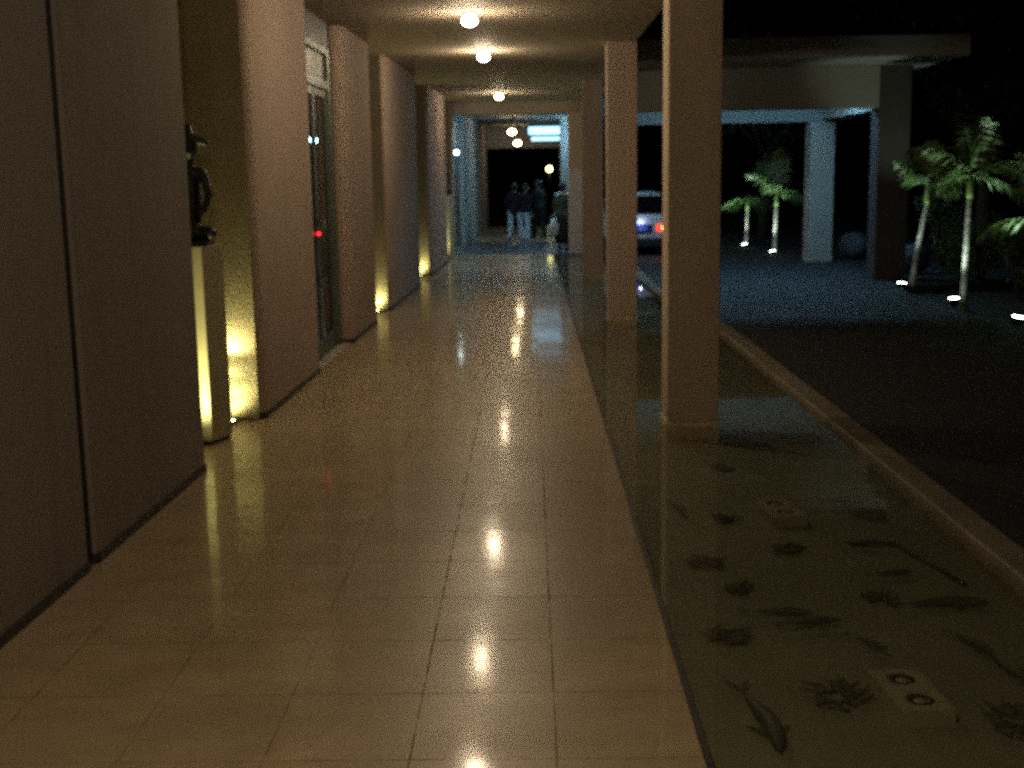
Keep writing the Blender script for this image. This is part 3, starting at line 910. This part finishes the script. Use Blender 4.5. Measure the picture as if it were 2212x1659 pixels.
for x, yy, k, e, lb in ((5.66, 32.7, 0, 0.7, "small spotlight at the foot of the shortest palm"), (5.82, 29.75, 1, 1.0, "spotlight at the foot of the second palm from the left"),
                     (6.28, 21.0, 2, 0.5, "spotlight left of the leaning palm trunk"), (6.31, 18.45, 3, 1.0, "spotlight left of the tallest palm trunk"), (6.31, 16.05, 4, 0.8, "spotlight nearest the camera at the right edge")):
    px, py, h, ln = PALMS[k][:4]
    garden_spot(x, yy, (px + ln[0] - 0.30, py - 0.12, h + 0.2), lb, e)

# ------------------------------------------------------------ shrubs and dark trees
def leaf_cloud(bm, lobes, n, size, rnd):
    for k in range(n):
        cx, cy, cz, rx, ry, rz = rnd.choice(lobes)
        while True:
            a = Vector((rnd.uniform(-1, 1), rnd.uniform(-1, 1), rnd.uniform(-1, 1)))
            if 0.35 < a.length < 1:
                break
        q = Vector((cx + a.x * rx, cy + a.y * ry, cz + a.z * rz))
        d = Vector((rnd.uniform(-1, 1), rnd.uniform(-1, 1), rnd.uniform(-0.6, 0.9))).normalized()
        s = d.cross(Vector((rnd.uniform(-1, 1), rnd.uniform(-1, 1), rnd.uniform(-1, 1)))).normalized()
        L = size * rnd.uniform(0.6, 1.3)
        v = [bm.verts.new(q), bm.verts.new(q + d * L * 0.5 + s * L * 0.22), bm.verts.new(q + d * L), bm.verts.new(q + d * L * 0.5 - s * L * 0.22)]
        bm.faces.new(v)
def shrub(x, yy, w_, h, n, label, seed, leaf=0.10):
    rnd = random.Random(seed)
    t = thing("shrub", (x, yy, -0.17), label, "shrub", "shrubs behind the palms")
    b = B()
    for k in range(5):
        a = rnd.uniform(0, 6.28)
        tube(b, [(0.05 * math.cos(a), 0.05 * math.sin(a), 0), (w_ * 0.25 * math.cos(a), w_ * 0.25 * math.sin(a), h * 0.5), (w_ * 0.4 * math.cos(a), w_ * 0.4 * math.sin(a), h * 0.8)], [0.03, 0.02, 0.008], 6)
    obj("stems", b, BARK, t)
    lobes = []
    for k in range(9):
        a = rnd.uniform(0, 6.28); d = rnd.uniform(0, 0.6) * w_
        lobes.append((d * math.cos(a), d * math.sin(a), rnd.uniform(0.3, 0.85) * h, w_ * rnd.uniform(0.25, 0.4), w_ * rnd.uniform(0.25, 0.4), h * rnd.uniform(0.15, 0.28)))
    b = B(); leaf_cloud(b, lobes, n, leaf, rnd)
    obj("foliage", b, LEAF2, t, fix=False)
SH = [(7.9, 19.9, 0.9, 1.5, "leafy shrub behind the tallest palm"), (8.2, 17.6, 1.0, 1.7, "broad shrub to the right of the tallest palm trunk"),
      (8.0, 22.2, 0.9, 1.4, "dark shrub behind the leaning palm"), (7.9, 15.6, 0.9, 1.3, "shrub low at the right edge of the photo"),
      (9.2, 20.5, 1.3, 2.4, "tall dark shrub further back behind the tallest palm"), (9.0, 18.2, 1.2, 2.2, "tall dark shrub at the right edge behind the palms"),
      (8.4, 25.2, 1.1, 1.7, "dark shrub beyond the near canopy pillar")]
for k, (x, yy, w_, h, lb) in enumerate(SH):
    shrub(x, yy, w_, h, 1500, lb, 40 + k)
def tree(x, yy, h, cr, n, label, seed):
    rnd = random.Random(seed)
    t = thing("garden_tree", (x, yy, -0.17), label, "tree", "dark trees beyond the drive")
    b = B()
    tube(b, [(0, 0, 0), (0.1, 0, h * 0.3), (0.05, 0.1, h * 0.6), (0.1, 0, h * 0.85)], [0.2, 0.15, 0.1, 0.03], 10)
    for k in range(5):
        a = k * 1.26 + rnd.random()
        tube(b, [(0.05, 0.05, h * 0.4), (cr * 0.4 * math.cos(a), cr * 0.4 * math.sin(a), h * 0.6), (cr * 0.7 * math.cos(a), cr * 0.7 * math.sin(a), h * 0.75)], [0.08, 0.05, 0.02], 7)
    obj("trunk", b, BARK, t)
    lobes = []
    for k in range(12):
        a = rnd.uniform(0, 6.28); d = rnd.uniform(0.1, 0.75) * cr
        lobes.append((d * math.cos(a), d * math.sin(a), h * rnd.uniform(0.5, 0.95), cr * 0.35, cr * 0.35, h * 0.12))
    b = B(); leaf_cloud(b, lobes, n, 0.28, rnd)
    obj("crown", b, LEAF3, t, fix=False)
for k, (x, yy, h, cr, lb) in enumerate(((11.5, 24, 5.5, 2.6, "dark tree behind the shrubs, rightmost in the photo"), (10.8, 30, 6.5, 3.0, "dark tree behind the canopy pillars"),
                                       (7.5, 40, 6.5, 3.2, "dark tree beyond the two far palms"), (2.5, 54, 7, 3.5, "dark tree beyond the white car"), (-2.5, 58, 7, 3.5, "dark tree straight beyond the end of the arcade"))):
    tree(x, yy, h, cr, 2600, lb, 70 + k)

# ------------------------------------------------------------ white car
CARW = mat("white_car_paint", (0.80, 0.81, 0.83), 0.3, var=0.05, scale=3, spec=0.5)
BLACKP = mat("black_plastic", (0.012, 0.012, 0.014), 0.55, var=0.3)
RUB = mat("tyre_rubber", (0.015, 0.015, 0.015), 0.8, var=0.3)
car = thing("parked_car", (2.66, 30.1, -0.02), "white hatchback seen from behind with a glowing red tail lamp", "car")
# stations along the car, rear at y=0: (y, z_low, z_belt, z_roof, w_low, w_belt, w_roof)
ST = [(0.00, 0.40, 0.92, 0.93, 0.70, 0.76, 0.74), (0.07, 0.30, 0.95, 1.00, 0.80, 0.82, 0.79), (0.22, 0.24, 0.97, 1.36, 0.81, 0.83, 0.70), (0.36, 0.22, 0.97, 1.47, 0.81, 0.83, 0.67),
      (0.95, 0.22, 0.96, 1.50, 0.81, 0.83, 0.66), (1.7, 0.22, 0.95, 1.50, 0.81, 0.83, 0.66), (2.3, 0.22, 0.95, 1.43, 0.80, 0.83, 0.66), (2.75, 0.22, 0.95, 1.12, 0.80, 0.82, 0.68),
      (3.0, 0.22, 0.94, 0.955, 0.80, 0.82, 0.76), (3.6, 0.24, 0.84, 0.86, 0.79, 0.80, 0.72), (3.95, 0.30, 0.70, 0.74, 0.74, 0.75, 0.62), (4.05, 0.38, 0.58, 0.60, 0.60, 0.62, 0.5)]
b = B()
rows = []
for yy, zl, zb, zr, wl, wb, wr in ST:
    half = [(wl * 0.86, zl), (wl, zl + 0.10), (wb, (zl + zb) / 2 + 0.06), (wb * 0.985, zb), (wr + (wb - wr) * 0.12, zb + (zr - zb) * 0.86), (wr * 0.86, zr), (0, zr + 0.012)]
    prof = [(0, zl)] + half + [(-a, z) for a, z in half[-2::-1]]
    rows.append([b.verts.new((a, yy, z)) for a, z in prof])
n = len(rows[0])
for i in range(len(rows) - 1):
    for k in range(n):
        f = b.faces.new((rows[i][k], rows[i][(k + 1) % n], rows[i + 1][(k + 1) % n], rows[i + 1][k])); f.smooth = True
b.faces.new(rows[0]); b.faces.new(rows[-1])
body = obj("body", b, CARW, car)
sb = body.modifiers.new("sub", 'SUBSURF'); sb.levels = 1; sb.render_levels = 2
b = B()
# rear screen: slab set proud of the tailgate
v0 = [(-0.69, 0.075, 0.97), (0.69, 0.075, 0.97), (0.60, 0.245, 1.385), (-0.60, 0.245, 1.385)]
nrm = Vector((0, -0.925, 0.38))
lo = [b.verts.new(Vector(q) + nrm * 0.03) for q in v0]
hi = [b.verts.new(Vector(q) + nrm * 0.062) for q in v0]
b.faces.new(lo); b.faces.new(hi[::-1])
for k in range(4):
    b.faces.new((lo[k], lo[(k + 1) % 4], hi[(k + 1) % 4], hi[k]))
obj("rear_window", b, mat("dark_car_glass", (0.006, 0.007, 0.009), 0.06, var=0.2, spec=0.6), car)
for s in (-1, 1):
    for a0, a1 in ((0.75, 1.55), (1.62, 2.55)):
        b = B()
        pts_ = [(s * 0.828, a0, 0.97), (s * 0.828, a1, 0.97), (s * 0.71, min(a1, 2.35), 1.38), (s * 0.71, a0 + 0.08, 1.38)]
        i_ = [b.verts.new(Vector(q)) for q in pts_]; o_ = [b.verts.new(Vector(q) + Vector((s * 0.012, 0, 0.006))) for q in pts_]
        b.faces.new(i_); b.faces.new(o_[::-1])
        for k in range(4): b.faces.new((i_[k], i_[(k + 1) % 4], o_[(k + 1) % 4], o_[k]))
        obj("side_window", b, mat("dark_car_glass", (0.006, 0.007, 0.009), 0.06), car)
    # tail lamps
    b = B(); box(b, min(s * 0.42, s * 0.775), max(s * 0.42, s * 0.775), -0.018, 0.10, 0.575, 0.725, 0.015)
    tl = obj("tail_lamp", b, emit("tail_lamp_red", (1.0, 0.04, 0.02), 2.6), car)
    for cx_, rr in ((0.60, 0.052), (0.72, 0.03)):
        b = B(); ball(b, (s * cx_, -0.016, 0.65), rr, 2, (1.2, 0.25, 1))
        obj("bulb", b, emit("tail_bulb", (1.0, 0.5, 0.18), 24), tl)
    for yw in (0.72, 3.15):
        b = B()
        prof = [(0.17, -0.085), (0.26, -0.095), (0.295, -0.07), (0.30, 0), (0.295, 0.07), (0.26, 0.095), (0.17, 0.085)]
        lathe(b, prof, 28)
        for v in b.verts: v.co = Vector((s * 0.72 + v.co.z, yw + v.co.x, 0.30 + v.co.y))
        wh = obj("wheel", b, RUB, car)
        b = B(); lathe(b, [(0.05, 0.08), (0.16, 0.092), (0.172, 0.08)], 20)
        for v in b.verts: v.co = Vector((s * (0.72 + v.co.z + 0.012), yw + v.co.x, 0.30 + v.co.y))
        obj("rim", b, ALU, wh)
    b = B(); box(b, min(s * 0.84, s * 0.98), max(s * 0.84, s * 0.98), 2.42, 2.52, 0.98, 1.10, 0.02); obj("wing_mirror", b, CARW, car)
b = B(); box(b, -0.78, 0.78, -0.10, 0.06, 0.20, 0.40, 0.03); obj("rear_bumper", b, BLACKP, car)
b = B(); box(b, -0.72, 0.72, 0.02, 3.9, 0.16, 0.23); obj("underbody", b, BLACKP, car)
b = B(); box(b, -0.26, 0.30, -0.022, 0.03, 0.53, 0.735, 0.008); obj("plate_recess", b, BLACKP, car)
b = B(); box(b, -0.20, 0.24, -0.036, -0.023, 0.565, 0.70, 0.004)
pl = obj("number_plate", b, mat("blue_plate", (0.03, 0.05, 0.55), 0.4, var=0.1), car)
cu = bpy.data.curves.new("plate_text", 'FONT')
cu.body = "B 523"
cu.size = 0.14
cu.extrude = 0.001
cu.align_x = 'CENTER'
tmp = bpy.data.objects.new("plate_text_curve", cu)
col.objects.link(tmp)
me = bpy.data.meshes.new_from_object(tmp.evaluated_get(bpy.context.evaluated_depsgraph_get()))
bpy.data.objects.remove(tmp)
me.name = "plate_text"
me.materials.clear()
me.materials.append(mat("plate_white", (0.55, 0.6, 0.9), 0.5, var=0.05))
ptx = bpy.data.objects.new("plate_text", me)
col.objects.link(ptx)
ptx.rotation_euler = (R(90), 0, 0)
ptx.location = (0.02, -0.0375, 0.585)
ptx.parent = pl
light("plate_light", 'POINT', (0.02, -0.10, 0.78), 1.3, (0.5, 0.6, 1.0), car, radius=0.02)
b = B(); tube(b, [(0.10, 0.09, 1.20), (-0.30, 0.045, 1.05)], 0.008, 6); obj("rear_wiper", b, BLACKP, car)

# ------------------------------------------------------------ people
def cloth(name, c, rough=0.85):
    return mat(name, c, rough, var=0.2, scale=9, bump=0.25, bscale=30)
SKIN = mat("skin", (0.30, 0.19, 0.13), 0.55, var=0.08, scale=12)
HAIR = mat("black_hair", (0.010, 0.009, 0.010), 0.5, var=0.3, scale=30)
def hand(C, wrist, d, side, s):
    """palm, four fingers and a thumb, slightly curled; d = direction of the forearm, side = thumb side."""
    w_ = Vector(wrist); d = Vector(d).normalized(); sd = Vector(side).normalized()
    nrm = d.cross(sd).normalized()
    k0 = w_ + d * 0.085 * s
    C(w_, 0.022, w_ + d * 0.03 * s, 0.026)
    for o_ in (-0.026, -0.009, 0.009, 0.026):
        C(w_ + d * 0.03 * s + sd * o_ * 0.6, 0.015, k0 + sd * o_, 0.012)
    for o_, ln in ((0.028, 0.070), (0.010, 0.080), (-0.010, 0.074), (-0.028, 0.058)):
        a = k0 + sd * o_
        b_ = a + (d * 0.9 + nrm * 0.25) * ln * 0.5
        c_ = b_ + (d * 0.7 + nrm * 0.65) * ln * 0.5
        C(a, 0.0105, b_, 0.0095); C(b_, 0.0095, c_, 0.008)
    a = w_ + d * 0.035 * s + sd * 0.026
    b_ = a + (d * 0.6 + sd * 0.75) * 0.035
    C(a, 0.014, b_, 0.011); C(b_, 0.011, b_ + (d * 0.9 + sd * 0.2) * 0.03, 0.009)

def person(loc, rz, label, hgt, legs, arms, top, bottom, shoe, hair=HAIR, coat=None, skirt=None, collar=None, tophem=0.84):
    """legs: list of (hip, knee, ankle, toe); arms: (shoulder, elbow, wrist)."""
    s = hgt / 1.70
    t = thing("person", loc, label, "person", None, rz)
    caps = []
    C = lambda a, ra, b_, rb: caps.append((a, ra, b_, rb))
    hx = 0
    C((0, 0.0, 1.60), 0.088, (0, 0.012, 1.635), 0.09)           # skull
    C((0, 0.065, 1.555), 0.05, (0, 0.06, 1.60), 0.05)           # jaw and face
    C((0, 0.10, 1.585), 0.012, (0, 0.122, 1.568), 0.014)        # nose
    for e in (-1, 1):
        C((e * 0.088, 0.0, 1.58), 0.014, (e * 0.09, -0.005, 1.605), 0.017)   # ears
        C((e * 0.03, 0.088, 1.605), 0.014, (e * 0.045, 0.078, 1.607), 0.012) # brow
    C((0, 0.096, 1.537), 0.012, (0.01, 0.096, 1.536), 0.012)    # mouth
    C((0, -0.01, 1.43), 0.056, (0, 0.0, 1.55), 0.052)           # neck
    C((-0.10, 0, 1.36), 0.085, (0.10, 0, 1.36), 0.085)
    C((-0.07, 0.01, 1.25), 0.105, (0.07, 0.01, 1.25), 0.105)
    C((-0.05, 0.005, 1.08), 0.095, (0.05, 0.005, 1.08), 0.095)
    C((-0.075, -0.01, 0.95), 0.105, (0.075, -0.01, 0.95), 0.105)
    C((0, 0, 1.36), 0.10, (0, 0, 0.95), 0.10)
    for hip, kn, an, toe in legs:
        C(hip, 0.088, kn, 0.056); C(kn, 0.056, Vector(kn).lerp(Vector(an), 0.3), 0.055); C(Vector(kn).lerp(Vector(an), 0.3), 0.055, an, 0.036); C(an, 0.036, toe, 0.028)
    for sh, el, wr in arms:
        C(sh, 0.052, el, 0.038); C(el, 0.038, wr, 0.025)
        d = Vector(wr) - Vector(el)
        hand(C, wr, d, (0, 1, 0.1) if abs(d.normalized().y) < 0.8 else (0, 0, 1), 1.0)
    body = blob("body", caps, SKIN, t, 0.009, 2)
    parts = [body]
    # shirt / coat
    caps = []
    C((-0.105, 0, 1.36), 0.098, (0.105, 0, 1.36), 0.098)
    C((-0.075, 0.01, 1.25), 0.12, (0.075, 0.01, 1.25), 0.12)
    C((-0.06, 0.005, 1.08), 0.112, (0.06, 0.005, 1.08), 0.112)
    C((-0.085, -0.005, 0.95), 0.122, (0.085, -0.005, 0.95), 0.122)
    C((0, 0, 1.36), 0.11, (0, 0, 0.95), 0.11)
    C((-0.09, -0.005, 0.95), 0.122, (-0.095, 0, tophem + 0.04), 0.115)
    C((0.09, -0.005, 0.95), 0.122, (0.095, 0, tophem + 0.04), 0.115)
    C((0, -0.005, 0.95), 0.122, (0, 0, tophem + 0.03), 0.115)
    for sh, el, wr in arms:
        C(sh, 0.068, el, 0.052); C(el, 0.052, Vector(el).lerp(Vector(wr), 0.9), 0.040)
    parts.append(blob("coat" if coat else "shirt", caps, top, t, 0.014, 3))
    caps = []
    if skirt:
        C((-0.07, 0, 0.92), 0.12, (-0.08, 0, 0.30), 0.13); C((0.07, 0, 0.92), 0.12, (0.08, 0, 0.30), 0.13); C((0, 0, 0.92), 0.12, (0, 0, 0.30), 0.14)
        parts.append(blob("skirt", caps, bottom, t, 0.014, 3))
    else:
        C((-0.075, -0.01, 0.95), 0.116, (0.075, -0.01, 0.95), 0.116)
        for hip, kn, an, toe in legs:
            C(hip, 0.104, kn, 0.078); C(kn, 0.078, Vector(an) + Vector((0, 0, 0.03)), 0.066)
        parts.append(blob("trousers", caps, bottom, t, 0.014, 3))
    for hip, kn, an, toe in legs:
        caps = []
        a = Vector(an); tt = Vector(toe)
        C(a + Vector((0, -0.03, -0.03)), 0.042, tt, 0.036); C(a, 0.044, a + Vector((0, 0, -0.03)), 0.042)
        parts.append(blob("shoe", caps, shoe, t, 0.012, 2))
    caps = []
    C((0, -0.014, 1.632), 0.098, (0, 0.005, 1.655), 0.09)
    C((0, -0.04, 1.57), 0.075, (0, -0.03, 1.63), 0.09)
    parts.append(blob("hair", caps, hair, t, 0.011, 3))
    if collar:
        caps = []
        for k in range(12):
            a0, a1 = k * math.pi / 6, (k + 1) * math.pi / 6
            C((0.085 * math.cos(a0), 0.075 * math.sin(a0), 1.455 - 0.02 * math.sin(a0)), 0.030, (0.085 * math.cos(a1), 0.075 * math.sin(a1), 1.455 - 0.02 * math.sin(a1)), 0.030)
        C((-0.17, 0, 1.415), 0.055, (-0.05, -0.01, 1.45), 0.05); C((0.17, 0, 1.415), 0.055, (0.05, -0.01, 1.45), 0.05)
        parts.append(blob("collar", caps, collar, t, 0.012, 2))
    t.scale = (s, s, s)
    return t
def leg(sx, k=(0, 0.02, 0), a=(0, 0, 0), t=(0, 0, 0)):
    return ((sx, 0, 0.90), (sx * 1.05 + k[0], k[1], 0.49 + k[2]), (sx * 1.05 + a[0], a[1] - 0.02, 0.085 + a[2]), (sx * 1.2 + a[0] + t[0], 0.13 + a[1] + t[1], 0.04 + a[2] + t[2]))
def arm(sx, e=(0, -0.03, 0), w_=(0, 0.03, 0)):
    return ((sx * 0.18, 0, 1.38), (sx * 0.235 + e[0], e[1], 1.10 + e[2]), (sx * 0.25 + w_[0], w_[1], 0.86 + w_[2]))
JEANS = cloth("pale_blue_jeans", (0.58, 0.70, 0.78))
PALE = cloth("pale_trousers", (0.62, 0.72, 0.76))
NAVY = cloth("navy_top", (0.006, 0.006, 0.012))
BLACKC = cloth("black_cloth", (0.006, 0.006, 0.007))
GREEN = cloth("dark_olive_coat", (0.045, 0.05, 0.03))
WHITEC = cloth("white_cloth", (0.62, 0.68, 0.66))
SHOE = mat("dark_shoe", (0.02, 0.02, 0.02), 0.5)
WSHOE = mat("pale_shoe", (0.45, 0.48, 0.5), 0.5)
person((-0.42, 36.9, 0.004), R(-10), "person in dark top and pale blue jeans, left of the trio far down the walkway", 1.66, [leg(-0.12, (-0.02, 0.02, 0), (-0.05, 0, 0)), leg(0.12, (0.03, 0.05, 0), (0.06, 0.06, 0))], [arm(-1, (-0.03, -0.05, 0.02), (0.06, 0.08, 0.14)), arm(1)], NAVY, JEANS, SHOE)
person((-0.10, 36.6, 0.004), R(-60), "person in dark top and pale trousers with one knee bent, middle of the far trio", 1.62, [leg(-0.09, (0, 0.13, 0.03), (0, -0.02, 0.02)), leg(0.09, (0, 0.03, 0), (0, 0.03, 0))],
       [arm(-1, (0, -0.05, 0), (0.0, 0.12, 0.12)), arm(1, (0, -0.08, 0), (0.02, 0.0, 0.02))], NAVY, PALE, WSHOE, tophem=0.96)
person((0.30, 37.6, 0.004), R(45), "person all in black, right of the far trio", 1.74, [leg(-0.08, (0, 0.10, 0.02), (0, 0.16, 0)), leg(0.08, (0, -0.02, 0), (0, -0.14, 0.02))], [arm(-1, (0, 0.02, 0), (0, 0.14, 0.04)), arm(1)], BLACKC, BLACKC, SHOE)
person((0.86, 31.75, 0.004), R(-25), "person in dark olive coat with white collar, standing against the dark fourth column", 1.69, [leg(-0.09), leg(0.09)], [arm(-1, (0, 0, 0), (0.02, 0.05, 0)), arm(1, (-0.02, 0.02, 0), (0.0, 0.08, 0))], GREEN, BLACKC, SHOE, coat=True, skirt=True, collar=WHITEC, tophem=0.78)
# pale bag in that person's hand
t = thing("hand_bag", (0.62, 31.7, 0.42), "pale soft bag held by the person with the white collar", "bag")
b = B()
rows = []
for i in range(9):
    u = i / 8
    hw = 0.10 + 0.06 * math.sin(math.pi * min(1, u * 1.1)) - 0.05 * u
    hd = 0.05 + 0.035 * math.sin(math.pi * u)
    rows.append([b.verts.new((hw * math.copysign(abs(math.cos(a)) ** 0.7, math.cos(a)), hd * math.copysign(abs(math.sin(a)) ** 0.7, math.sin(a)), 0.42 * u)) for a in [k * math.pi / 9 for k in range(18)]])
for i in range(8):
    for k in range(18):
        f = b.faces.new((rows[i][k], rows[i][(k + 1) % 18], rows[i + 1][(k + 1) % 18], rows[i + 1][k])); f.smooth = True
b.faces.new(rows[0][::-1]); b.faces.new(rows[-1])
obj("bag_body", b, WHITEC, t)
b = B(); tube(b, [(-0.06, 0, 0.41), (-0.05, 0, 0.48), (0, 0, 0.52), (0.05, 0, 0.48), (0.06, 0, 0.41)], 0.008, 6)
obj("handle", b, WHITEC, t)
